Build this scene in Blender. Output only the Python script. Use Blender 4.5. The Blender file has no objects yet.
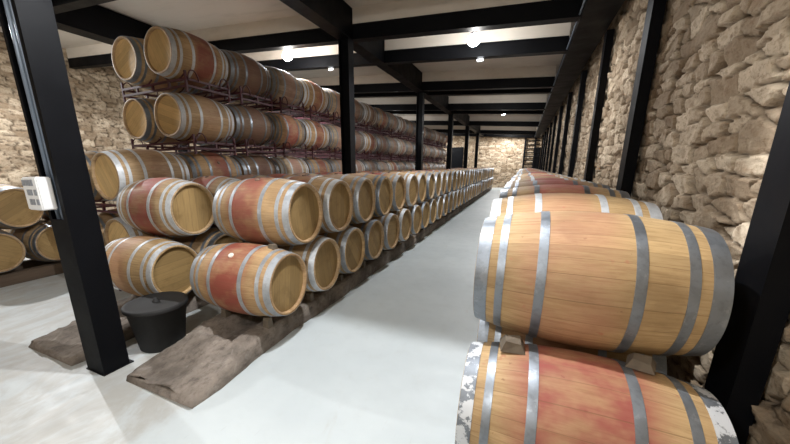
import bpy, math, random
import numpy as np
from mathutils import Vector, Matrix
R = random.Random(7)
col = bpy.context.scene.collection
scene = bpy.context.scene
PI = math.pi

# ------------------------------------------------------------------ helpers
def newmesh(name, verts, faces, mats, smooth=False, uvs=None, midx=None):
    me = bpy.data.meshes.new(name)
    me.from_pydata([tuple(v) for v in verts], [], [tuple(f) for f in faces])
    for m in (mats if isinstance(mats, (list, tuple)) else [mats]): me.materials.append(m)
    if smooth: me.polygons.foreach_set('use_smooth', [True]*len(me.polygons))
    if midx: me.polygons.foreach_set('material_index', midx)
    if uvs is not None:
        l = me.uv_layers.new(name='UVMap'); l.data.foreach_set('uv', [c for uv in uvs for c in uv])
    me.update(); return me

class MB:
    """collects simple solids into one mesh"""
    def __init__(s): s.v = []; s.f = []
    def add(s, v, f):
        n = len(s.v); s.v += [tuple(p) for p in v]; s.f += [tuple(i+n for i in q) for q in f]; return s
    def box(s, a, b, bev=0.0):
        (x0,y0,z0),(x1,y1,z1) = a, b
        if bev <= 0:
            v = [(x,y,z) for z in (z0,z1) for y in (y0,y1) for x in (x0,x1)]
            return s.add(v, [(0,2,3,1),(4,5,7,6),(0,1,5,4),(2,6,7,3),(0,4,6,2),(1,3,7,5)])
        # chamfered along all edges: 24 verts
        import itertools
        import bmesh
        bm = bmesh.new(); bmesh.ops.create_cube(bm, size=1)
        for w in bm.verts: w.co = Vector(((x0+x1)/2+w.co.x*(x1-x0), (y0+y1)/2+w.co.y*(y1-y0), (z0+z1)/2+w.co.z*(z1-z0)))
        bmesh.ops.bevel(bm, geom=list(bm.edges), offset=bev, segments=2, affect='EDGES')
        bm.verts.index_update()
        s.add([w.co[:] for w in bm.verts], [[w.index for w in f.verts] for f in bm.faces]); bm.free(); return s
    def tube(s, pts, r, n=8):
        pts = [Vector(p) for p in pts]; rings = []
        up = Vector((0,0,1))
        for i, p in enumerate(pts):
            t = (pts[min(i+1,len(pts)-1)] - pts[max(i-1,0)]).normalized()
            a = t.cross(up) 
            if a.length < .05: a = t.cross(Vector((1,0,0)))
            a.normalize(); b = t.cross(a)
            rings.append([p + (a*math.cos(2*PI*k/n) + b*math.sin(2*PI*k/n))*r for k in range(n)])
        v = [q for g in rings for q in g]; f = []
        for i in range(len(rings)-1):
            for k in range(n): f.append((i*n+k, i*n+(k+1)%n, (i+1)*n+(k+1)%n, (i+1)*n+k))
        f.append(tuple(range(n-1,-1,-1))); f.append(tuple((len(rings)-1)*n+k for k in range(n)))
        return s.add(v, f)
    def lathe(s, prof, c=(0,0,0), n=32, axis='z', close=False):
        v = []; f = []; m = len(prof)
        for (r, h) in prof:
            for k in range(n):
                a = 2*PI*k/n
                if axis == 'z': v.append((c[0]+r*math.cos(a), c[1]+r*math.sin(a), c[2]+h))
                else: v.append((c[0]+h, c[1]+r*math.cos(a), c[2]+r*math.sin(a)))
        for i in range(m if close else m-1):
            j = (i+1) % m
            for k in range(n): f.append((i*n+k, i*n+(k+1)%n, j*n+(k+1)%n, j*n+k))
        return s.add(v, f)
    def prism(s, poly, y0, y1):          # poly in xz
        n = len(poly); v = [(x,y0,z) for x,z in poly] + [(x,y1,z) for x,z in poly]
        f = [tuple(range(n-1,-1,-1)), tuple(range(n,2*n))] + [(i,(i+1)%n,(i+1)%n+n,i+n) for i in range(n)]
        return s.add(v, f)
    def mesh(s, name, mat, smooth=False): return newmesh(name, s.v, s.f, mat, smooth)
    def build(s, name, mat, parent=None, smooth=False, loc=None):
        return link(name, s.mesh(name, mat, smooth), parent, loc)

def link(name, me, parent=None, loc=None):
    o = bpy.data.objects.new(name, me); col.objects.link(o)
    if parent: o.parent = parent
    if loc: o.location = loc
    return o
def tag(o, label=None, cat=None, group=None, kind=None):
    if label: o['label'] = label
    if cat: o['category'] = cat
    if group: o['group'] = group
    if kind: o['kind'] = kind
    return o
def empty(name, loc=(0,0,0), rz=0):
    o = bpy.data.objects.new(name, None); col.objects.link(o); o.location = loc; o.rotation_euler = (0,0,rz)
    o.empty_display_size = .1; return o
def copy_tree(o, parent=None):
    c = o.copy(); col.objects.link(c); c.parent = parent
    for ch in o.children: copy_tree(ch, c)
    return c
ORD = 'first second third fourth fifth sixth seventh eighth ninth tenth eleventh twelfth thirteenth fourteenth fifteenth sixteenth seventeenth eighteenth nineteenth twentieth'.split()
def ordw(i):
    if i < 20: return ORD[i]
    t = ['twenty','thirty'][(i+1)//10-2]; u = (i+1) % 10
    return (t+'-'+ORD[u-1]) if u else {'twenty':'twentieth','thirty':'thirtieth'}[t]

# ------------------------------------------------------------------ materials
class N:
    def __init__(s, name):
        s.m = bpy.data.materials.new(name); s.m.use_nodes = True; s.t = s.m.node_tree; s.n = s.t.nodes; s.b = s.n['Principled BSDF']
    def new(s, typ, **kw):
        n = s.n.new(typ)
        for k, v in kw.items(): setattr(n, k, v)
        return n
    def set(s, sock, v):
        if isinstance(v, bpy.types.NodeSocket): s.t.links.new(v, sock)
        elif isinstance(v, (tuple, list)) and sock.type == 'RGBA' and len(v) == 3: sock.default_value = (*v, 1)
        else: sock.default_value = v
    def math(s, op, a, b=0.0, c=None):
        n = s.new('ShaderNodeMath', operation=op); s.set(n.inputs[0], a); s.set(n.inputs[1], b)
        if c is not None: s.set(n.inputs[2], c)
        return n.outputs[0]
    def noise(s, vec, scale=5, detail=4, rough=.55, dist=0):
        n = s.new('ShaderNodeTexNoise'); s.set(n.inputs['Vector'], vec); n.inputs['Scale'].default_value = scale
        n.inputs['Detail'].default_value = detail; n.inputs['Roughness'].default_value = rough; n.inputs['Distortion'].default_value = dist
        return n.outputs['Fac']
    def mix(s, f, a, b, mode='MIX'):
        n = s.new('ShaderNodeMix', data_type='RGBA', blend_type=mode); s.set(n.inputs[0], f); s.set(n.inputs[6], a); s.set(n.inputs[7], b)
        return n.outputs[2]
    def rng(s, v, a, b, c=0.0, d=1.0, smooth=True):
        n = s.new('ShaderNodeMapRange', interpolation_type='SMOOTHSTEP' if smooth else 'LINEAR'); s.set(n.inputs[0], v)
        for i, q in enumerate((a,b,c,d)): s.set(n.inputs[i+1], q)
        return n.outputs[0]
    def coord(s, which='Object'): return s.new('ShaderNodeTexCoord').outputs[which]
    def mapping(s, vec, scale=(1,1,1), loc=(0,0,0), rot=(0,0,0)):
        n = s.new('ShaderNodeMapping'); s.set(n.inputs['Vector'], vec); n.inputs['Scale'].default_value = scale
        if isinstance(loc, bpy.types.NodeSocket): s.t.links.new(loc, n.inputs['Location'])
        else: n.inputs['Location'].default_value = loc
        n.inputs['Rotation'].default_value = rot
        return n.outputs[0]
    def xyz(s, vec):
        n = s.new('ShaderNodeSeparateXYZ'); s.set(n.inputs[0], vec); return n.outputs
    def comb(s, x, y, z):
        n = s.new('ShaderNodeCombineXYZ'); s.set(n.inputs[0], x); s.set(n.inputs[1], y); s.set(n.inputs[2], z); return n.outputs[0]
    def white(s, v):
        n = s.new('ShaderNodeTexWhiteNoise', noise_dimensions='1D'); s.set(n.inputs['W'], v); return n.outputs[0]
    def objrand(s): return s.new('ShaderNodeObjectInfo').outputs['Random']
    def bump(s, h, strength=.3, dist=.01):
        n = s.new('ShaderNodeBump'); n.inputs['Strength'].default_value = strength; n.inputs['Distance'].default_value = dist
        s.set(n.inputs['Height'], h); s.set(s.b.inputs['Normal'], n.outputs[0])
    def fin(s, colour, rough=.6, metal=0.0, spec=None):
        s.set(s.b.inputs['Base Color'], colour); s.set(s.b.inputs['Roughness'], rough); s.set(s.b.inputs['Metallic'], metal)
        if spec is not None: s.b.inputs['Specular IOR Level'].default_value = spec
        return s.m

def plain(name, c, rough=.6, metal=0.0, var=.15, scale=8):
    n = N(name); f = n.noise(n.coord(), scale)
    d = tuple(x*(1-var) for x in c); l = tuple(min(1, x*(1+var)) for x in c)
    return n.fin(n.mix(f, d, l), rough, metal)

def wood_body(name, base, stain, strength, centre, width, sat=1.0, dirt=.25):
    n = N(name); uv = n.coord('UV'); u, v, _ = n.xyz(uv)
    rnd = n.objrand()
    NS = 26
    uw = n.math('ADD', n.math('MULTIPLY', u, NS), n.math('MULTIPLY', n.math('SINE', n.math('MULTIPLY', u, 2*PI*5)), .32))
    uw = n.math('ADD', uw, n.math('MULTIPLY', rnd, 37.0))
    sid = n.math('FLOOR', uw); tone = n.white(sid); tone2 = n.white(n.math('ADD', sid, 91.3))
    fr = n.math('FRACT', uw)
    seam = n.rng(n.math('MINIMUM', fr, n.math('SUBTRACT', 1.0, fr)), 0.0, .03, .45, 1)
    off = n.math('MULTIPLY', rnd, 23.0)
    g = n.comb(n.math('ADD', n.math('MULTIPLY', u, 46.0), off), n.math('MULTIPLY', v, 1.6), n.math('ADD', n.math('MULTIPLY', tone, 9.0), off))
    grain = n.noise(g, 3.2, 7, .65, .4)
    c = n.mix(tone, tuple(x*.80 for x in base), tuple(x*1.14 for x in base))
    c = n.mix(n.math('MULTIPLY', tone2, .25), c, (base[0]*.86, base[1]*.78, base[2]*.62))
    c = n.mix(n.rng(grain, .38, .70, 0, .55), c, (base[0]*.50, base[1]*.43, base[2]*.35))
    # big soft blotches of wear
    blot = n.noise(n.comb(n.math('ADD', n.math('MULTIPLY', u, 5.0), off), n.math('MULTIPLY', v, 1.8), off), 1.6, 5, .6)
    c = n.mix(n.rng(blot, .46, .70, 0, dirt*1.6), c, (base[0]*.38, base[1]*.31, base[2]*.24))
    sp = n.noise(n.comb(n.math('ADD', n.math('MULTIPLY', u, 40.0), off), n.math('MULTIPLY', v, 14.0), off), 1.5, 4, .6)
    c = n.mix(n.rng(sp, .66, .74, 0, .6), c, (base[0]*.3, base[1]*.23, base[2]*.18))
    # wine stain band round the bilge
    dv = n.math('ABSOLUTE', n.math('SUBTRACT', v, centre))
    nz = n.noise(n.comb(n.math('ADD', n.math('MULTIPLY', u, 30.0), off), n.math('MULTIPLY', v, 1.2), off), 1.0, 5, .7)
    dn = n.math('ADD', dv, n.math('MULTIPLY', n.math('SUBTRACT', nz, .5), width*.55))
    m = n.rng(dn, width*.55, width*1.2, 1, 0)
    m = n.math('MULTIPLY', m, n.rng(n.noise(n.comb(n.math('ADD', n.math('MULTIPLY', u, 9.0), off), n.math('MULTIPLY', v, 2.5), off), 1.3, 4, .6), .3, .62, .35, 1))
    c = n.mix(n.math('MULTIPLY', m, strength), c, stain)
    # scattered red drips and scuffs
    dr = n.rng(n.noise(n.comb(n.math('ADD', n.math('MULTIPLY', u, 14.0), off), n.math('MULTIPLY', v, 4.0), off), 2.4, 3, .5), .68, .76, 0, .45)
    c = n.mix(dr, c, (stain[0], stain[1]*.7, stain[2]*.6))
    c = n.mix(n.math('SUBTRACT', 1.0, seam), c, (base[0]*.3, base[1]*.24, base[2]*.18))
    hs = n.new('ShaderNodeHueSaturation'); hs.inputs['Saturation'].default_value = sat
    n.set(hs.inputs['Value'], n.rng(rnd, 0, 1, .88, 1.1, False)); n.set(hs.inputs['Color'], c)
    n.bump(n.math('ADD', n.math('MULTIPLY', seam, .6), n.math('MULTIPLY', grain, .35)), .35, .004)
    return n.fin(hs.outputs[0], n.rng(grain, .2, .8, .55, .75), 0, .35)

def wood_head(name, base, dark=.3):
    n = N(name); o = n.coord('Object'); rnd = n.objrand()
    x, y, z = n.xyz(o)
    a = n.math('MULTIPLY', rnd, 6.28)
    yr = n.math('ADD', n.math('MULTIPLY', y, n.math('COSINE', a)), n.math('MULTIPLY', z, n.math('SINE', a)))
    zr = n.math('SUBTRACT', n.math('MULTIPLY', z, n.math('COSINE', a)), n.math('MULTIPLY', y, n.math('SINE', a)))
    w = n.math('ADD', n.math('MULTIPLY', yr, 13.0), .37); sid = n.math('FLOOR', w); fr = n.math('FRACT', w)
    seam = n.rng(n.math('MINIMUM', fr, n.math('SUBTRACT', 1.0, fr)), 0, .05)
    tone = n.white(n.math('ADD', sid, n.math('MULTIPLY', rnd, 50.0)))
    g = n.noise(n.comb(n.math('MULTIPLY', yr, 40.0), n.math('MULTIPLY', zr, 2.5), n.math('MULTIPLY', rnd, 20.0)), 2.0, 6, .65)
    c = n.mix(tone, tuple(q*.82 for q in base), tuple(q*1.12 for q in base))
    c = n.mix(n.rng(g, .4, .75, 0, .4), c, tuple(q*.5 for q in base))
    bl = n.noise(n.comb(yr, zr, n.math('MULTIPLY', rnd, 9.0)), 4.5, 4, .6)
    c = n.mix(n.rng(bl, .48, .72, 0, dark), c, (base[0]*.38, base[1]*.3, base[2]*.22))
    c = n.mix(n.math('MULTIPLY', n.math('SUBTRACT', 1.0, seam), .4), c, tuple(q*.35 for q in base))
    n.bump(n.math('ADD', seam, n.math('MULTIPLY', g, .3)), .25, .003)
    return n.fin(c, .62, 0, .3)

def hoop_mat(name, c, flake=0.0, metal=.75, rough=.42):
    n = N(name); o = n.coord('Object'); rnd = n.objrand()
    vec = n.mapping(o, loc=n.comb(n.math('MULTIPLY', rnd, 11.0), rnd, rnd))
    f1 = n.noise(vec, 9, 5, .6); f2 = n.noise(vec, 38, 4, .6)
    cc = n.mix(f1, tuple(q*.62 for q in c), tuple(min(1, q*1.3) for q in c))
    cc = n.mix(n.rng(f2, .45, .75, 0, .35), cc, tuple(q*.45 for q in c))
    fl = n.rng(n.noise(vec, 14, 6, .7), .60-.14*flake, .64-.14*flake, 0, min(1, flake))
    cc = n.mix(fl, cc, (.58, .60, .62))
    n.bump(f2, .2, .003)
    return n.fin(cc, n.rng(f1, .2, .8, rough-.08, rough+.2), n.math('SUBTRACT', metal, n.math('MULTIPLY', fl, metal*.8)))

M = {}
OAK = (.50, .315, .145); RED = (.33, .095, .062); PINK = (.44, .145, .105)
def bodyset():
    L = [ ('tan',   (.46,.32,.163), (.38,.15,.11), .38, .42, .24, 1.0, .28),
          ('tan_red', (.44,.298,.16), (.205,.052,.04), .88, .46, .22, 1.0, .3),
          ('pink',  (.50,.345,.195), (.27,.058,.052), .93, .52, .26, 1.0, .2),
          ('rosy',  (.47,.335,.19), (.37,.10,.088), .93, .50, .26, 1.0, .2),
          ('redstreak', (.45,.31,.16), (.25,.06,.05), .97, .50, .30, 1.0, .25),
          ('redbrown', (.43,.285,.15), (.22,.052,.036), .97, .50, .25, 1.0, .35),
          ('oak',   (.44,.302,.16), (.34,.13,.10), .25, .5, .18, .95, .35),
          ('brown', (.20,.125,.07), (.13,.04,.028), .5, .5, .2, .9, .4),
          ('grey',  (.35,.255,.16), (.24,.09,.06), .55, .5, .2, .85, .45),
          ('pale',  (.48,.37,.24), (.34,.12,.10), .55, .5, .2, .9, .3) ]
    for a in L: M['b_'+a[0]] = wood_body('barrel_oak_'+a[0], *a[1:])
    return [a[0] for a in L]
KINDS = bodyset()
DESC = {'rosy':'rosy-stained oak','redstreak':'wine-red streaked oak','tan':'light tan oak','tan_red':'tan oak red-bellied','pink':'rosy red-stained oak','redbrown':'dark red-brown oak',
        'oak':'plain golden oak','brown':'dark brown oak','grey':'weathered greyish oak','pale':'pale pinkish oak'}
M['head'] = wood_head('barrel_head_oak', (.31,.205,.085), .5)
M['head_pale'] = wood_head('barrel_head_pale_oak', (.62,.43,.20), .2)
M['hoop'] = hoop_mat('galvanised_hoop', (.235,.26,.29), .12, .75, .42)
M['hoop_flaky'] = hoop_mat('whitened_hoop', (.20,.22,.245), .9, .6, .5)
M['hoop_silver'] = hoop_mat('silver_grey_hoop', (.40,.425,.455), .3, .6, .45)
M['hoop_white'] = hoop_mat('bright_zinc_hoop', (.56,.585,.61), .6, .45, .5)
M['bung'] = plain('bung_pale', (.72,.66,.58), .5); M['bung_wood'] = plain('bung_brown', (.16,.10,.07), .6)
def steel():
    n = N('black_painted_steel'); o = n.coord('Object'); f = n.noise(o, 3, 5, .6); g = n.noise(o, 45, 5, .7)
    c = n.mix(f, (.0026,.0028,.0036), (.0045,.005,.0068)); c = n.mix(n.rng(g, .74, .82, 0, .10), c, (.08,.08,.08))
    n.bump(f, .1, .01); return n.fin(c, n.rng(f, .3, .7, .42, .55), 0, .09)
M['steel'] = steel()
M['conduit'] = plain('grey_conduit', (.16,.20,.26), .4, .3)
M['maroon'] = plain('maroon_rack_steel', (.055,.008,.015), .55, .0, .3, 20)
M['plastic'] = plain('black_plastic', (.005,.0047,.0047), .7, 0, .3)
M['white_plastic'] = plain('white_plastic', (.72,.73,.74), .45, 0, .04)
M['grey_plastic'] = plain('grey_translucent_plastic', (.24,.26,.29), .3, 0, .3, 60)
M['chock'] = plain('old_chock_wood', (.12,.095,.068), .8, 0, .5, 22)
M['iron'] = plain('lamp_housing', (.12,.12,.125), .5, .3)
def darkwood():
    n = N('old_dark_timber'); o = n.coord('Object'); g = n.noise(n.mapping(o, (14,1.2,14)), 1.5, 6, .7)
    c = n.mix(g, (.035,.022,.014), (.15,.105,.07)); n.bump(g, .5, .01); return n.fin(c, .8)
M['timber'] = darkwood()
def slab():
    n = N('rough_kerb_stone'); o = n.coord('Object'); f = n.noise(o, 2.3, 6, .65); g = n.noise(n.mapping(o, (1,.5,1)), 22, 7, .7); k = n.noise(o, 5, 4, .6, 1.5)
    c = n.mix(n.rng(f, .3, .7), (.11,.093,.078), (.27,.23,.195)); c = n.mix(n.rng(g, .45, .72, 0, .6), c, (.055,.043,.035))
    c = n.mix(n.rng(k, .58, .7, 0, .35), c, (.36,.33,.29))
    n.bump(n.math('ADD', n.math('MULTIPLY', g, .7), k), .7, .02); return n.fin(c, .85, 0, .25)
M['slab'] = slab()
def floor_mat():
    n = N('grey_white_painted_concrete'); o = n.coord('Object')
    f = n.noise(o, .7, 6, .6); g = n.noise(o, 6, 6, .65); s = n.noise(n.mapping(o, (1.6,.7,1), rot=(0,0,1.2)), 2.2, 7, .7, .8)
    c = n.mix(n.rng(f, .3, .7), (.44,.485,.50), (.52,.565,.575))
    c = n.mix(n.rng(g, .5, .75, 0, .22), c, (.40,.42,.41))
    c = n.mix(n.rng(s, .62, .74, 0, .25), c, (.33,.27,.21))
    t = n.noise(n.mapping(o, (12,1.5,1), rot=(0,0,-.9)), 2.2, 3, .5); c = n.mix(n.rng(t, .70, .74, 0, .25), c, (.30,.30,.29))
    # brown grime near kerbs of the stacks (left side of the aisle)
    x, y, z = n.xyz(o)
    gl = n.rng(n.math('ADD', x, n.math('MULTIPLY', g, .5)), -1.70, -1.95, 0, .55)
    c = n.mix(n.math('MULTIPLY', gl, n.rng(s, .35, .6, .2, 1)), c, (.33,.29,.24))
    n.bump(g, .05, .01)
    return n.fin(c, n.rng(g, .3, .7, .42, .58), 0, .35)
M['floor'] = floor_mat()
def ceil_mat():
    n = N('warm_grey_ceiling_plaster'); o = n.coord('Object'); f = n.noise(o, .5, 5, .6); g = n.noise(n.mapping(o, (.4,2,1)), 3, 5, .6)
    c = n.mix(f, (.60,.55,.485), (.72,.67,.60)); c = n.mix(n.rng(g, .5, .8, 0, .35), c, (.36,.32,.27))
    n.bump(g, .2, .01); return n.fin(c, .85, 0, .2)
M['ceiling'] = ceil_mat()
def stone_mat(name, light=(.66,.55,.41), dark=(.30,.225,.15), mortar=(.10,.07,.045)):
    n = N(name); o = n.coord('Object')
    at = n.new('ShaderNodeAttribute', attribute_name='tone').outputs['Fac']; mo = n.new('ShaderNodeAttribute', attribute_name='joint').outputs['Fac']
    f = n.noise(o, 3.2, 6, .65, .6); g = n.noise(n.mapping(o, (1,1,1.6)), 17, 7, .72); k = n.noise(o, 60, 4, .7)
    t = n.math('ADD', n.math('MULTIPLY', at, .45), n.math('MULTIPLY', f, .55))
    c = n.mix(n.rng(t, .22, .85), dark, light)
    c = n.mix(n.rng(f, .55, .75, 0, .5), c, tuple(q*1.22 for q in light))
    c = n.mix(n.rng(g, .48, .68, 0, .72), c, (dark[0]*.6, dark[1]*.52, dark[2]*.45))
    c = n.mix(n.rng(k, .5, .8, 0, .3), c, (dark[0]*.7, dark[1]*.65, dark[2]*.6))
    q8 = n.noise(n.mapping(o, (1,.8,1.5), loc=(3,1,7)), 7, 6, .7); c = n.mix(n.rng(q8, .5, .66, 0, .55), c, (dark[0]*.85, dark[1]*.75, dark[2]*.65))
    c = n.mix(n.math('MULTIPLY', mo, .92), c, mortar)
    n.bump(n.math('ADD', n.math('MULTIPLY', g, 1.0), n.math('MULTIPLY', k, .35)), .9, .02)
    return n.fin(c, .88, 0, .2)
M['stone'] = stone_mat('rubble_limestone')
def emit(name, c, s):
    n = N(name); n.b.inputs['Emission Color'].default_value = (*c, 1); n.b.inputs['Emission Strength'].default_value = s
    return n.fin(c, .4)
M['bulb'] = emit('lit_lamp_glass', (.88,.94,1.0), 60)
M['bulb_small'] = emit('lit_small_lamp', (.9,.95,1.0), 14)

# ------------------------------------------------------------------ rubble walls
rs = np.random.RandomState(3)
LAT = rs.rand(256, 256)
def vnoise(x, y):
    xi = np.floor(x).astype(int); yi = np.floor(y).astype(int); fx = x-xi; fy = y-yi
    fx = fx*fx*(3-2*fx); fy = fy*fy*(3-2*fy)
    g = lambda i, j: LAT[(xi+i) % 256, (yi+j) % 256]
    return (g(0,0)*(1-fx)+g(1,0)*fx)*(1-fy)+(g(0,1)*(1-fx)+g(1,1)*fx)*fy
def fbm(x, y, o=4):
    s = 0; a = .5
    for i in range(o): s = s + a*vnoise(x*2**i+13.7*i, y*2**i+7.1*i); a *= .5
    return s
def rubble(U, V, seed, cw=.33, ch=.15):
    """height, tone, joint for masonry of irregular coursed stones"""
    r2 = np.random.RandomState(seed)
    NU, NV = 256, 64
    ju, jv, wt, tn, tx, ty, hh = [r2.rand(NU, NV) for _ in range(7)]
    wu = U + .035*(fbm(U*6.1, V*6.1+5)-.5)*2; wv = V + .028*(fbm(U*1.6+9, V*2.1)-.5)*2 + .022*(fbm(U*8+9, V*8)-.5)*2
    a = wu/cw; b = wv/ch
    ai = np.floor(a).astype(int); bi = np.floor(b).astype(int)
    F1 = np.full(U.shape, 9.); F2 = np.full(U.shape, 9.)
    ID = np.zeros(U.shape+(2,), int); DU = np.zeros(U.shape); DV = np.zeros(U.shape)
    for dj in (-2,-1,0,1,2):
        for di in (-2,-1,0,1,2):
            i = ai+di; j = bi+dj; im = i % NU; jm = j % NV
            cu = i + .5 + (ju[im,jm]-.5)*.85 + .5*(j % 2); cv = j + .5 + (jv[im,jm]-.5)*.5
            du = a-cu; dv = b-cv
            d = (np.abs(du)**4.5 + np.abs(dv)**4.5)**(1/4.5) - (wt[im,jm]-.5)*.5
            m1 = d < F1
            F2 = np.where(m1, F1, np.minimum(F2, d))
            ID[...,0] = np.where(m1, im, ID[...,0]); ID[...,1] = np.where(m1, jm, ID[...,1])
            DU = np.where(m1, du, DU); DV = np.where(m1, dv, DV); F1 = np.where(m1, d, F1)
    e = F2-F1
    p = ID[...,0], ID[...,1]
    s = np.clip((e-.02)/.10, 0, 1); s = s*s*(3-2*s)
    rough = fbm(U*16, V*22)-.47
    h = s*(.040 + .040*hh[p] + .045*DU*(tx[p]-.5) + .05*DV*(ty[p]-.3)) + .014*rough*(.4+.6*s) + .010*(fbm(U*40,V*50,3)-.45)*s + .02*(fbm(U*1.3,V*1.3)-.5)
    joint = 1-np.clip((e-.015)/.085, 0, 1)
    return h, tn[p], joint**.8
def stone_wall(name, us, vs, place, seed, flip=False, cw=.33, ch=.15):
    U, V = np.meshgrid(us, vs, indexing='ij')
    h, t, j = rubble(U, V, seed, cw, ch)
    P = place(U.ravel(), V.ravel(), h.ravel())
    nu, nv = len(us), len(vs)
    I = (np.arange(nu-1)[:,None]*nv + np.arange(nv-1)[None,:]).ravel()
    F = np.stack([I, I+nv, I+nv+1, I+1], 1)
    if flip: F = F[:, ::-1]
    me = bpy.data.meshes.new(name)
    me.vertices.add(len(P)); me.vertices.foreach_set('co', P.astype(np.float32).ravel())
    me.loops.add(F.size); me.loops.foreach_set('vertex_index', F.ravel().astype(np.int32))
    me.polygons.add(len(F)); me.polygons.foreach_set('loop_start', np.arange(0, F.size, 4, dtype=np.int32))
    me.polygons.foreach_set('loop_total', np.full(len(F), 4, dtype=np.int32))
    me.update(calc_edges=True); me.validate()
    for nm, arr in (('tone', t), ('joint', j)):
        at = me.attributes.new(nm, 'FLOAT', 'POINT'); at.data.foreach_set('value', arr.ravel().astype(np.float32))
    me.materials.append(M['stone'])
    o = link(name, me); tag(o, kind='structure'); return o

XL, XR, YB, YF = -12.2, 1.12, -2.6, 28.5
def zc(x): return 4.37-.075*(x+3)
us = [YB]
while us[-1] < YF:
    y = us[-1]; us.append(y + (.08 if y < 1.2 else max(.0115, .0040*y)))
us = np.array(us); us[-1] = YF
stone_wall('wall_right', us, np.arange(0, 4.13, .013), lambda u,v,h: np.stack([XR-h, u, v], 1), 11, False, .25, .112)
stone_wall('wall_end', np.arange(XL, XR+.06, .05), np.arange(0, 5.2, .045), lambda u,v,h: np.stack([u, YF-h, v], 1), 12, False, .36, .17)
stone_wall('wall_left', np.concatenate([np.arange(YB, 8, .035), np.arange(8, YF+.3, .3)]), np.arange(0, 5.2, .035), lambda u,v,h: np.stack([XL+h, u, v], 1), 13, True, .34, .13)
stone_wall('wall_back', np.arange(XL, XR+.3, .25), np.arange(0, 5.3, .25), lambda u,v,h: np.stack([u, YB+h, v], 1), 14, True)
fl = MB().box((XL-.2, YB-.2, -.2), (XR+.2, YF+.2, 0)).build('floor', M['floor']); tag(fl, kind='structure')
def ceil_slab():
    xs = (XL-.2, XR+.2); v = []
    for dz in (0, .25):
        for y in (YB-.2, YF+.2):
            for x in xs: v.append((x, y, zc(x)+dz))
    return MB().add(v, [(0,2,3,1),(4,5,7,6),(0,1,5,4),(2,6,7,3),(0,4,6,2),(1,3,7,5)])
tag(ceil_slab().build('ceiling', M['ceiling']), kind='structure')

# ------------------------------------------------------------------ steel frame
COLY = [1.34, 5.87, 10.75, 15.6, 20.4, 25.1]
GZ = 3.87
def h_column(x, y, wx, wy, z1, t=.014):     # flanges facing y, web between
    m = MB()
    m.box((x-wx/2, y-wy/2, 0), (x+wx/2, y-wy/2+t, z1)); m.box((x-wx/2, y+wy/2-t, 0), (x+wx/2, y+wy/2, z1))
    m.box((x-t/2, y-wy/2+t, 0), (x+t/2, y+wy/2-t, z1)); return m
cx = -3.1
for i, y in enumerate(COLY):
    e = empty('steel_column', (0,0,0)); tag(e, ['thick black steel column in left foreground carrying the white socket box','black steel column between the nearest stacks, second from the camera'][i] if i < 2 else
        'black steel column among the stacked barrels, %s from the camera' % ordw(i), 'column', 'steel columns along the barrel stacks')
    e.location = (cx, y, 0)
    m = MB()
    # two channel shapes facing each other along y: front face open with flanges either side
    w = .1; t = .016
    if i == 0:
        xl = -.15
        m.box((w-t, -w, 0), (w, w, GZ)); m.box((xl, -w, 0), (xl+t, w, GZ)); m.box((xl+t, -.02, 0), (w-t, .02, GZ))
        m.box((w-.05, -w, 0), (w-t, -w+.012, GZ)); m.box((xl+t, -w, 0), (xl+.035, -w+.012, GZ)); m.box((xl+.035, -w, 0), (w-.05, -w+.02, 1.3))
        m.build('shaft', M['steel'], e)
        MB().tube([(-.075,-.07,1.3),(-.075,-.07,GZ-.02)], .018, 10).build('conduit', M['conduit'], e, True)
        MB().tube([(-.01,-.07,1.3),(-.01,-.07,GZ-.02)], .016, 10).build('conduit', M['conduit'], e, True)
        MB().box((xl-.008,-w-.008,0),(w+.008,w+.03,.01)).build('base_plate', M['steel'], e)
    else:
        m.box((w-t, -w, 0), (w, w, GZ)); m.box((-w, -w, 0), (-w+t, w, GZ)); m.box((-w+t, -.02, 0), (w-t, .02, GZ))
        m.build('shaft', M['steel'], e)
        MB().box((-w-.02,-w-.02,0),(w+.02,w+.02,.012)).build('base_plate', M['steel'], e)
# white socket box on the front of the first column
e = empty('socket_box', (-3.185, 1.24, 1.38)); tag(e, 'white plastic socket box with grey flaps fixed on the foreground column', 'electrical box')
MB().box((-.11,-.09,0),(.10,0,.235), .008).build('housing', M['white_plastic'], e)
for r, cells in enumerate([(0,1,2,3),(1,2,3.6),(1,2,3.6)]):
    for c in cells:
        x0 = -.095+c*.038+r*.006; z0 = .175-r*.068
        MB().box((x0,-.096,z0),(x0+.031,-.088,z0+.042), .002).build('flap', M['grey_plastic'], e)

def ibeam_x(y, x0, x1, name_label, grp, zoff=0.0, hw=.09):
    """sloping steel joist across the hall with plaster infill above"""
    zb = lambda x: GZ-.075*(x+3)+zoff
    e = empty('steel_beam', (0,0,0)); tag(e, name_label, 'beam', grp)
    def sl(ya, yb, d0, d1):
        v = [(x, yy, zb(x)+d) for d in (d0, d1) for yy in (ya, yb) for x in (x0, x1)]
        return v, [(0,2,3,1),(4,5,7,6),(0,1,5,4),(2,6,7,3),(0,4,6,2),(1,3,7,5)]
    m = MB(); m.add(*sl(y-hw, y+hw, 0, .014)); m.add(*sl(y-hw, y+hw, .226, .24)); m.add(*sl(y-hw+.012, y-hw+.026, .014, .226)); m.add(*sl(y+hw-.026, y+hw-.012, .014, .226))
    m.build('joist', M['steel'], e)
    MB().add(*sl(y-hw+.02, y+hw-.02, .24, .505)).build('plaster_infill', M['ceiling'], e)
    return e
BY = [2.06, 3.42, 5.98, 7.50, 10.50, 11.25, 14.4, 15.5, 20.2, 25.4, 28.0]
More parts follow.
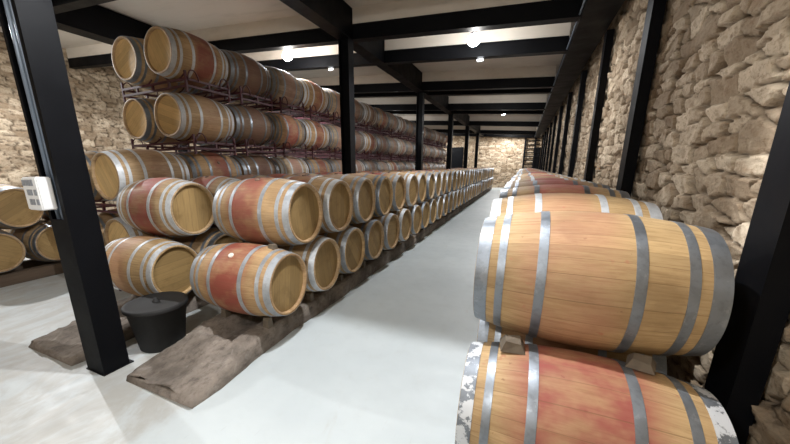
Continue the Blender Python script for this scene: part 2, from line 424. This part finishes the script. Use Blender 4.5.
for i, y in enumerate(BY):
    for x0, x1, wh in ((XL+.08, -7.93, 'far left bay'), (-7.57, -3.225, 'bay above the racks'), (-2.975, .515, 'aisle')):
        ibeam_x(y, x0, x1, 'black steel ceiling beam over the %s, %s from the camera' % (wh, ordw(i)), 'steel beams over the %s' % wh)
# lengthwise girders
def girder(x, w, zb, d, label, y0=YB+.1, y1=YF-.1):
    m = MB(); m.box((x-w/2, y0, zb), (x+w/2, y1, zb+.02)); m.box((x-w/2+.015, y0, zb+.02), (x-w/2+.03, y1, zb+d)); m.box((x+w/2-.03, y0, zb+.02), (x+w/2-.015, y1, zb+d))
    m.box((x-w/2, y0, zb+d-.02),(x+w/2, y1, zb+d))
    return tag(m.build('steel_girder', M['steel']), label, 'girder')
girder(-3.1, .24, GZ, .49, 'long black girder resting on the row of columns among the barrels')
girder(-7.75, .35, 4.17, .52, 'long black girder over the barrel racks on the far left')
g = MB(); g.box((.52, YB+.1, 3.60), (.94, YF-.1, 3.63)); g.box((.52, YB+.1, 3.63), (.535, YF-.1, 3.82)); g.box((.66,YB+.1,3.63),(.68,YF-.1,3.98))
tag(g.build('steel_girder', M['steel']), 'long black girder with soffit running beside the right stone wall', 'girder')
c = MB().tube([(.50, YB+.3, 3.64), (.50, YF-.3, 3.64)], .012, 8); tag(c.build('conduit', M['conduit'], None, True), 'thin grey conduit along the edge of the right girder', 'conduit')
# left columns under left girder
for i, y in enumerate([5.87, 10.75, 15.6]):
    o = h_column(-7.75, y, .2, .2, 4.17).build('steel_column', M['steel']); tag(o, 'black steel column behind the barrel racks on the far left, %s from camera' % ordw(i), 'column')
# posts against the right wall
WY = [1.95, 4.40, 6.69] + [6.69+2.38*k for k in range(1, 9)]
for i, y in enumerate(WY):
    m = MB(); t = .02
    m.box((.945, y-.1, 0), (.965, y+.1, 3.60)); m.box((.965, y-.02, 0), (1.02, y+.02, 3.60)); m.box((1.02, y-.1, 0), (1.04, y+.1, 3.60))
    m.box((.965, y-.1, 0), (1.02, y-.085, 3.60))
    o = m.build('wall_post', M['steel'])
    tag(o, 'black steel post standing against the right stone wall, %s from the camera' % ordw(i), 'post', 'steel posts along the right wall')

# ------------------------------------------------------------------ barrels
RB, RH, LB = .347, .288, .95
def rad(x):   # outer radius at local x
    u = abs(x)/(LB/2); return RB-(RB-RH)*u**1.9
def barrel_profile(n):
    h = LB/2; p = []
    for i in range(n+1):
        x = -h + LB*i/n; p.append((rad(x), x))
    return [(RH-.028, -h+.035), (RH-.026, -h+.002), (RH-.002, -h)] + p[1:-1] + [(RH-.002, h), (RH-.026, h-.002), (RH-.028, h-.035)]
def body_mesh(mat, nseg, nl, name='staves'):
    prof = barrel_profile(nl); v = []; f = []; uv = []
    for (r, x) in prof:
        for k in range(nseg):
            a = 2*PI*k/nseg; v.append((x, r*math.cos(a), r*math.sin(a)))
    for i in range(len(prof)-1):
        for k in range(nseg):
            k2 = (k+1) % nseg
            f.append((i*nseg+k, i*nseg+k2, (i+1)*nseg+k2, (i+1)*nseg+k))
            u0, u1 = k/nseg, (k+1)/nseg; v0, v1 = prof[i][1]/LB+.5, prof[i+1][1]/LB+.5
            uv += [(u0,v0),(u1,v0),(u1,v1),(u0,v1)]
    return v, f, uv
def hoop_geo(c, w, nseg, m=None):
    m = m or MB(); a, b = c-w/2, c+w/2
    t = .0028
    m.lathe([(rad(a)+t, a), (rad(c)+t+.0004, c), (rad(b)+t, b)], (0,0,0), nseg, 'x')
    m.lathe([(rad(a)-.004, a), (rad(a)+t, a)], (0,0,0), nseg, 'x'); m.lathe([(rad(b)+t, b), (rad(b)-.004, b)], (0,0,0), nseg, 'x')
    return m
HOOPS = [(.032, .062), (.120, .036), (.293, .040)]
def head_geo(side, nseg, m=None):
    m = m or MB(); h = LB/2-.034; n0 = len(m.v)
    ring = [(side*h, (RH-.026)*math.cos(2*PI*k/nseg), (RH-.026)*math.sin(2*PI*k/nseg)) for k in range(nseg)]
    f = tuple(range(nseg)); m.add(ring, [f if side > 0 else f[::-1]]); return m
PROTO = {}
def full_proto(kind, hoop, head):
    key = (kind, hoop, head)
    if key in PROTO: return PROTO[key]
    P = []
    v, f, uv = body_mesh(M['b_'+kind], 72, 22)
    P.append(('staves', newmesh('staves', v, f, M['b_'+kind], True, uv)))
    for s in (-1, 1):
        for (d, w) in HOOPS:
            hm = 'hoop' if (hoop == 'hoop_flaky' and d > .1) else hoop
            m = hoop_geo(s*(LB/2-d-.001), w, 72); P.append(('hoop', m.mesh('hoop', M[hm], True)))
        P.append(('head', head_geo(s, 72).mesh('head', M[head])))
    P.append(('bung', MB().lathe([(.0,.012),(.022,.012),(.026,.008),(.027,-.01)], (0,0,RB), 20, 'z').mesh('bung', M['bung' if kind == 'redbrown' else 'bung_wood'], True)))
    PROTO[key] = P; return P
FARM = {}
def far_mesh(kind, hoop, head):
    key = (kind, hoop, head)
    if key in FARM: return FARM[key]
    n = 36; v, f, uv = body_mesh(None, n, 10); mi = [0]*len(f)
    m = MB()
    for s in (-1,1):
        for (d, w) in HOOPS: hoop_geo(s*(LB/2-d-.001), w, n, m)
    k = len(v); v = v+m.v; f = f+[tuple(i+k for i in q) for q in m.f]; mi += [1]*len(m.f); uv += [(0,0)]*(4*len(m.f))
    m = MB(); head_geo(1, n, m); head_geo(-1, n, m)
    k = len(v); v = v+m.v; f = f+[tuple(i+k for i in q) for q in m.f]; mi += [2]*len(m.f); uv += [(0,0)]*(2*n)
    m = MB().lathe([(.0,.012),(.022,.012),(.026,.008),(.027,-.01)], (0,0,RB), 10, 'z')
    k = len(v); v = v+m.v; f = f+[tuple(i+k for i in q) for q in m.f]; mi += [3]*len(m.f); uv += [(0,0)]*(4*len(m.f))
    me = newmesh('wine_barrel', v, f, [M['b_'+kind], M[hoop], M[head], M['bung_wood']], True, uv, mi); FARM[key] = me; return me
NB = [0]
def barrel(x, y, z, kind, label, group, near=True, axis='x', roll=0.0, yaw=0.0, hoop='hoop', head='head'):
    NB[0] += 1
    if near: e = empty('wine_barrel')
    else: e = link('wine_barrel', far_mesh(kind, hoop, head))
    e.location = (x, y, z)
    e.rotation_mode = 'XYZ'
    e.rotation_euler = (roll, 0, yaw + (0 if axis == 'x' else -PI/2))
    tag(e, label, 'barrel', group)
    if near:
        for nm, me in full_proto(kind, hoop, head): link(nm, me, e)
    return e
def dsc(k): return DESC[k]
def j(a): return R.uniform(-a, a)

# aisle stack: lower and upper tier (heads toward the aisle)
SP = .7
G1, G2 = 'barrels in the lower tier of the aisle stack', 'barrels in the upper tier of the aisle stack'
low_k = ['redbrown','oak','tan','oak','tan_red','oak']
up_k = ['tan_red','tan_red','oak','tan','pink','oak','tan','pale']
def nth(i): return 'nearest camera' if i == 0 else '%s in line' % ordw(i)
for i in range(34):
    k = low_k[i] if i < len(low_k) else R.choice(['oak','tan','tan_red','pink','tan'])
    barrel(-2.34+(j(.015) if i else 0), 2.29+SP*i, .61, k, '%s barrel, lower tier, aisle stack, %s' % (dsc(k), nth(i)), G1, i < 9,
           roll=(.62 if i == 0 else j(.5)), yaw=(.03 if i == 0 else j(.02)), hoop=['hoop_silver','hoop_white','hoop_silver','hoop'][i % 4], head='head')
for i in range(33):
    k = up_k[i] if i < len(up_k) else R.choice(['pale','tan','rosy','pink','rosy'])
    barrel(-2.34+(j(.015) if i else 0), 2.64+SP*i, 1.222, k, '%s barrel, upper tier, aisle stack, %s' % (dsc(k), nth(i)), G2, i < 9,
           roll=.2+j(.4), yaw=j(.02), hoop=['hoop_silver','hoop_white','hoop_silver','hoop'][i % 4], head='head')
# second stack behind it
G3, G4 = 'barrels in the lower tier of the second stack', 'barrels in the upper tier of the second stack'
for i in range(32):
    k = ['tan','oak','tan'][i % 3]
    barrel(-3.78, 2.22+SP*i, .585, k, '%s barrel, lower tier, second stack, %s' % (dsc(k), nth(i)), G3, i < 3, roll=j(.6), hoop='hoop_white' if i == 0 else 'hoop')
for i in range(33):
    k = ['rosy','rosy','pale'][i] if i < 3 else R.choice(['pale','tan','rosy','pink','rosy','tan_red'])
    barrel(-3.79, 2.54+SP*i, 1.225, k, '%s barrel, upper tier, second stack, %s' % (dsc(k), nth(i)), G4, i < 6, roll=j(.5), hoop='hoop_white' if i in (0,1) else 'hoop')
# right-hand row along the stone wall
G5, G6 = 'barrels in the lower tier beside the right wall', 'barrels in the upper tier beside the right wall'
RISE = [0, .012, .055, .08]
for i in range(34):
    k = 'redstreak' if i == 0 else ['tan_red','tan','oak','tan'][i % 4]
    barrel(.305, 1.585+SP*i, .45+RISE[min(i,3)], k, '%s barrel, lower tier, right wall row, %s' % (dsc(k), nth(i)), G5, i < 4, roll=-2.2+j(.2), hoop='hoop_flaky' if i == 0 else 'hoop')
for i in range(34):
    k = ['tan','tan','rosy','rosy','rosy','oak','rosy','pale'][i] if i < 8 else R.choice(['pale','rosy','pink','rosy','tan'])
    barrel(.305+(j(.02) if i else 0), 1.94+SP*i, 1.072+[0,.042,.066,.08][min(i,3)], k, '%s barrel, upper tier, right wall row, %s' % (dsc(k), nth(i)), G6, i < 8,
           roll=(-1.3 if i == 0 else -.7+j(.4)), yaw=(-.02 if i == 0 else j(.02)), hoop='hoop' if i == 0 else ('hoop_white' if i in (1,4,6) else R.choice(['hoop','hoop_white'])))
# racked barrels, axis along the hall
LZ = [.77, 1.585, 2.41, 3.235]
lvl = ['lowest','third','second','top']
rk = {3:['tan_red','brown','grey','tan_red','pale','grey','grey'], 2:['oak','brown','pink','tan_red','pale','grey','tan_red'], 1:['oak','tan_red','brown','pale','tan_red','grey','pale'], 0:['oak','grey']}
for L in (3, 2, 1, 0):
    for i in range(2 if L == 0 else (19 if L == 1 else 18)):
        y = (2.87 if L < 2 else 3.82)+1.0*i
        k = rk[L][i] if i < len(rk[L]) else R.choice(['grey','brown','pale','grey','tan_red'])
        barrel(-4.66, y, LZ[L], k, '%s barrel racked at %s level, aisle side, %s' % (dsc(k), lvl[L], nth(i)), 'racked barrels on the %s level' % lvl[L], i < 4,
               axis='y', roll=j(1.5), hoop='hoop' if i % 3 else 'hoop_white', head='head_pale')
    for i in range(2):
        y = (2.87 if L < 2 else 3.82)+1.0*i
        k = 'grey' if i else 'oak'
        barrel(-5.42, y, LZ[L], k, '%s barrel racked at %s level, far side, %s' % (dsc(k), lvl[L], nth(i)), 'racked barrels on the %s level' % lvl[L], i < 1, axis='y', roll=j(1.5), head='head_pale')
# stack at far left
for i in range(3):
    barrel(-7.28, 1.93+SP*i, .52, 'oak', 'golden oak barrel on timbers at far left, lower tier, %s' % nth(i), 'barrels stacked at the far left', True, roll=j(.5), head='head')
for i in range(2):
    barrel(-7.28, 2.27+SP*i, 1.135, 'oak', 'golden oak barrel at far left, upper tier, %s' % nth(i), 'barrels stacked at the far left', True, roll=j(.5), head='head')

# ------------------------------------------------------------------ racks
def rack_proto():
    e = empty('barrel_rack')
    X0, X1, D, Hh = -.73, .73, .37, .115     # origin at centre, base
    r = .014
    for s in (-1, 1):
        m = MB(); y = s*D
        m.box((X0, y-r, .0), (X1, y+r, 2*r)); m.box((X0, y-r, Hh-2*r), (X1, y+r, Hh))
        for x in (X0+r, -.36, 0, .36, X1-r): m.box((x-r, y-r, 2*r), (x+r, y+r, Hh-2*r))
        m.build('cross_frame', M['maroon'], e)
    for s in (-1, 1):
        m = MB(); x = s*(X1-r)
        m.box((x-r, -D+r, 0), (x+r, D-r, 2*r)); m.box((x-r, -D+r, Hh-2*r), (x+r, D-r, Hh)); m.box((x-r,-r,2*r),(x+r,r,Hh-2*r))
        m.box((x-r, D-r, -.07), (x+r, D+r, 0)); m.box((x-r, -D-r, -.07), (x+r, -D+r, 0)); m.box((x-r, D-r, Hh), (x+r, D+r, Hh+.09)); m.box((x-r, -D-r, Hh), (x+r, -D+r, Hh+.09))
        m.build('side_frame', M['maroon'], e)
    for sx in (-1, 1):
        for sy in (-1, 1):
            pts = []
            for q in range(13):
                a = PI + PI*q/12*1.0
                a = math.radians(232+76*q/12)
                pts.append((sx*.355+.335*math.cos(a), sy*.27, Hh+.36+.345*math.sin(a)))
            MB().tube(pts, .011, 8).build('cradle', M['maroon'], e, True)
    # looped lifting handles on the outer side
    for s in (-1, 1):
        for sy in (-1, 1):
            pts = [(s*(X1+.012), sy*.27+.085*math.cos(PI*q/10), Hh-.02+.13*math.sin(PI*q/10)) for q in range(11)]
            MB().tube(pts, .009, 8).build('loop', M['maroon'], e, True)
    return e
rp = None
for L in (3, 2, 1):
    for i in range(19 if L == 1 else 18):
        y = (2.87 if L < 2 else 3.82)+1.0*i
        if rp is None: rp = rack_proto(); o = rp
        else: o = copy_tree(rp)
        o.location = (-5.03, y, LZ[L]-.35-.118)
        tag(o, 'maroon steel barrel rack under the %s level, %s' % (lvl[L], nth(i)), 'rack', 'maroon racks under the %s level' % lvl[L])
# taller base racks carrying the lowest level
def base_rack(y, label):
    e = empty('base_rack', (-5.03, y, 0)); r = .018
    for s in (-1, 1):
        m = MB(); yy = s*.37
        m.box((-.73, yy-r, .36), (.73, yy+r, .40)); m.box((-.73, yy-r, .1), (.73, yy+r, .13))
        for x in (-.71, 0, .71): m.box((x-r, yy-r, 0), (x+r, yy+r, .36))
        m.build('cross_frame', M['maroon'], e)
        m = MB(); x = s*.71; m.box((x-r, -.35, .36), (x+r, .35, .40)); m.box((x-r,-.35,.1),(x+r,.35,.13)); m.build('side_frame', M['maroon'], e)
    tag(e, label, 'rack')
for i in range(2): base_rack(2.87+1.0*i, 'maroon base rack standing on the floor, %s' % nth(i))

# ------------------------------------------------------------------ kerbs
def kerb(name, x0, x1, y0, y1, mat, label, ramp=.7, top=.2, seed=1.0):
    ys = list(np.arange(y0, y0+2.6, .03)) + list(np.arange(y0+2.6, y1, .35)) + [y1]
    n = 26; V = []; F = []
    for yi, y in enumerate(ys):
        a = y-y0
        xr = x1 + .035*(fbm(np.array([y*2.3+seed]), np.array([seed]))[0]-.5)*2 + (.05*max(0, 1-abs(a-.25)/.5))
        xl = x0 + .05*(fbm(np.array([y*2.1+seed+4]), np.array([seed+3]))[0]-.5)*2
        row = [(xl, y, 0)]
        for q in range(n):
            u = q/(n-1); x = xl+(xr-xl)*u
            yq = y
            if a == 0: yq = y + .16*(fbm(np.array([x*4.]), np.array([seed]))[0]-.3) - .10*u*0
            h = .055+(top-.075)*min(1, a/ramp)
            nz = (fbm(np.array([x*6.+seed]), np.array([y*4.]))[0]-.46)*.085 + (fbm(np.array([x*20.]), np.array([y*16.]))[0]-.48)*.045
            edge = min(u, 1-u)
            notch = ramp+.10+.12*math.sin(PI*u)*-1
            if a > notch: # channel between the two rails
                rail = 1 if edge < .30 else 0
                ch = max(0, min(1, (edge-.27)/.05))
                h = top*(1-ch)+.07*ch; nz *= .45
            if edge < .03: h -= .02
            row.append((x, yq, max(.012, h+nz)))
        row.append((xr, y, 0)); V += row
    m = n+2
    for i in range(len(ys)-1):
        for q in range(m-1): F.append((i*m+q, i*m+q+1, (i+1)*m+q+1, (i+1)*m+q))
    F.append(tuple(range(m-1, -1, -1))); F.append(tuple((len(ys)-1)*m+q for q in range(m)))
    me = newmesh(name, V, F, mat, True); o = link(name, me); return tag(o, label, 'kerb')
kerb('stone_kerb', -2.76, -2.02, 1.27, 26.6, M['slab'], 'rough stone kerb with a sloping slab end under the aisle barrel stack', .62, .2, 1.0)
kerb('stone_kerb', -4.22, -3.46, 1.20, 26.6, M['slab'], 'rough stone kerb under the second barrel stack, end behind the foreground column', .6, .17, 6.0)
for nm, x, lab in (('timber_beam', -6.93, 'dark timber beam nearest the aisle under the far left barrels'), ('timber_beam', -7.62, 'dark timber beam by the wall side under the far left barrels')):
    o = MB().box((x-.08, 1.2, 0), (x+.08, 4.6, .175), .012).build(nm, M['timber']); tag(o, lab, 'beam')
for x, lab in ((.02, 'low timber runner under the aisle end of the right barrel row'), (.60, 'low timber runner under the wall end of the right barrel row')):
    o = MB().box((x-.06, 1.2, 0), (x+.06, 2.75, .105), .01).box((x-.06, 2.75, 0), (x+.06, 26.4, .185), .01).build('timber_runner', M['timber']); tag(o, lab, 'runner')
# chocks
def chock(x, y, z, sx, sy, sz, label, rz=0, ry=0, tp=.6):
    v = [(-sx,-sy,0),(sx,-sy,0),(-sx,sy,0),(sx,sy,0),(-sx*tp,-sy*tp,sz),(sx*tp,-sy*tp,sz*.8),(-sx*tp,sy*tp,sz*.9),(sx*tp,sy*tp,sz)]
    o = MB().add(v, [(0,2,3,1),(4,5,7,6),(0,1,5,4),(2,6,7,3),(0,4,6,2),(1,3,7,5)]).build('wooden_chock', M['chock'])
    o.location = (x, y, z); o.rotation_euler = (ry, 0, rz); tag(o, label, 'chock', 'wooden chocks wedging the barrels')
chock(.03, 1.60, .79, .055, .05, .05, 'wooden chock on the nearest right lower barrel, aisle end', .1, .15)
chock(.54, 1.64, .80, .05, .045, .04, 'wooden chock on the nearest right lower barrel, wall end', -.3, .15)
for i in range(5):
    y = 2.29+SP*i
    chock(-2.07, y-.10, .19, .035, .035, .10, 'small wooden chock on the kerb under lower aisle barrel, %s' % nth(i), 0, 0, .75)
    chock(-2.62, y-.10, .19, .035, .035, .10, 'small wooden chock on the column side of the kerb, %s' % nth(i), 0, 0, .75)
    chock(-2.05, y+.03, .92, .035, .035, .055, 'small wooden chock between aisle stack tiers, %s' % nth(i), 0, -.1, .75)

# ------------------------------------------------------------------ tub with lid
e = empty('plastic_tub', (-3.06, 1.79, 0)); tag(e, 'black plastic tub with a flat lid standing between the kerbs', 'tub')
MB().lathe([(0,.0),(.185,0),(.195,.012),(.25,.40),(.262,.402),(.264,.418),(.25,.42),(.0,.42)], n=56).build('tub_body', M['plastic'], e, True)
MB().lathe([(.272,.405),(.276,.43),(.262,.442),(.24,.436),(.10,.44),(0,.442)], n=56).build('lid', M['plastic'], e, True)
MB().lathe([(.035,.438),(.03,.455),(.018,.462),(.02,.475),(0,.478)], n=20).build('lid_knob', M['plastic'], e, True)

# ------------------------------------------------------------------ end wall fittings
o = MB().box((-5.7, YF-.16, 0), (-4.6, YF-.03, 3.1)).box((-5.78,YF-.18,0),(-5.7,YF-.02,3.18)).box((-4.6,YF-.18,0),(-4.52,YF-.02,3.18)).box((-5.7,YF-.18,3.1),(-4.6,YF-.02,3.18)).build('door_1', M['steel']); tag(o, kind='structure')
o = MB().box((.66, YF-.16, 0), (1.02, YF-.03, 2.95)).build('door_2', M['steel']); tag(o, kind='structure')
e = empty('steel_grille', (0, YF-.2, 0)); tag(e, 'black steel grille with level bars before the end wall', 'grille')
for x in (-.05, .62): MB().box((x-.06, -.05, 0), (x+.06, .03, 4.1)).build('upright', M['steel'], e)
for k in range(13): MB().box((-.05, -.03, .6+k*.28), (.93, 0, .67+k*.28)).build('bar', M['steel'], e)

# ------------------------------------------------------------------ lamps
def lamp(x, y, z, label, power, size=.12, spill=.22, cup=.05):
    e = empty('ceiling_lamp', (x, y, z)); tag(e, label, 'lamp', 'bright lamps between the ceiling beams')
    top = zc(x)-z
    MB().lathe([(0,.0),(size*.6,.0),(size*.6,size*.12),(size*.45,size*.3),(.012,size*.4),(.012,top)], n=24).build('housing', M['iron'], e, True)
    MB().lathe([(0,-size*1.5),(size*.4,-size*1.42),(size*.75,-size*1.15),(size*.93,-size*.75),(size*.85,-size*.35),(size*.6,.0)], n=24).build('bulb', M['bulb'], e, True)
    l = bpy.data.lights.new('lamp_light', 'SPOT'); l.energy = power; l.spot_size = math.radians(168); l.spot_blend = .25; l.color = (.96, .975, 1.0); l.shadow_soft_size = .008 if power > 500 and x > -2 and y < 3 else .04
    lo = bpy.data.objects.new('lamp_light', l); col.objects.link(lo); lo.location = (x, y, z-size*1.5-.02)
    l2 = bpy.data.lights.new('lamp_spill', 'POINT'); l2.energy = power*spill; l2.color = (1.0, .97, .92); l2.shadow_soft_size = .08
    lo = bpy.data.objects.new('lamp_spill', l2); col.objects.link(lo); lo.location = (x, y, z-size*1.5-.09)
PW = 265
for i, (x, y, z, p) in enumerate([(-.92, 1.93, 4.07, 1.95), (-1.0, 6.70, 3.875, .95), (-1.0, 12.0, 4.11, .5), (-1.0, 16.4, 3.98, .5), (-1.0, 21.4, 4.1, .5), (-1.2, 26.6, 4.14, 1.9),
        (-5.02, 6.70, 4.18, 1.6), (-6.6, 11.9, 4.3, .3), (-6.6, 18., 4.3, .7), (-6.0, 26.0, 4.3, 1.6), (-9.2, 3.0, 4.45, 2.7), (-9.2, 9.0, 4.45, .6), (-1.3, -1.2, 3.30, .34)]):  # last entry: added fill lamp behind the camera, brightens ceiling and front faces
    aisle = x > -2
    lab = 'bare bright lamp over the %s, %s from the camera' % ('aisle', ordw(i)) if i < 6 else 'bright lamp above the %s' % ['nearest racked barrels','racks midway down the hall','racks farther down the hall','end wall on the left','far left barrels','open floor behind the racks','camera position, unseen and added as low-hung fill'][i-6]
    lamp(x, y, z, lab, PW*p, spill=(1.7 if i == 12 else .03 if i == 0 else .12 if i in (1, 6) else .2))
for x, y, lab in ((-.98, 7.58, 'small white sensor lamp under a beam over the aisle'), (-4.4, 7.58, 'small white sensor lamp under a beam above the racks')):
    z = GZ-.075*(x+3)
    e = empty('sensor_lamp', (x, y, z-.001)); tag(e, lab, 'sensor', 'small white sensors under the beams')
    MB().box((-.07,-.04,-.05),(.07,.04,0), .008).build('housing', M['white_plastic'], e)
    MB().box((-.05,-.045,-.04),(.05,-.038,-.012)).build('lens', M['bulb_small'], e)

w = bpy.data.worlds.new('w'); scene.world = w; w.use_nodes = True
w.node_tree.nodes['Background'].inputs[0].default_value = (.6,.68,.8,1); w.node_tree.nodes['Background'].inputs[1].default_value = .02

# ------------------------------------------------------------------ camera
P, Yw, H, ROLL, F = .250, .439, 1.645, -.014, 328.1
fw = Vector((-math.sin(Yw)*math.cos(P), math.cos(Yw)*math.cos(P), -math.sin(P)))
r0 = Vector((math.cos(Yw), math.sin(Yw), 0)); u0 = r0.cross(fw)
rt = r0*math.cos(ROLL)+u0*math.sin(ROLL); up = u0*math.cos(ROLL)-r0*math.sin(ROLL)
cd = bpy.data.cameras.new('camera'); cam = bpy.data.objects.new('camera', cd); col.objects.link(cam)
m = Matrix((rt, up, -fw)).transposed().to_4x4(); m.translation = (0, 0, H); cam.matrix_world = m
cd.sensor_width = 36; cd.lens = F/790*36; cd.shift_x = 29.0/790; cd.shift_y = 29.87/790; cd.clip_start = .05; cd.clip_end = 200
scene.camera = cam
scene.view_settings.view_transform = 'Standard'; scene.view_settings.look = 'None'; scene.view_settings.gamma = 1; scene.view_settings.exposure = 0.0
print('barrels', NB[0])
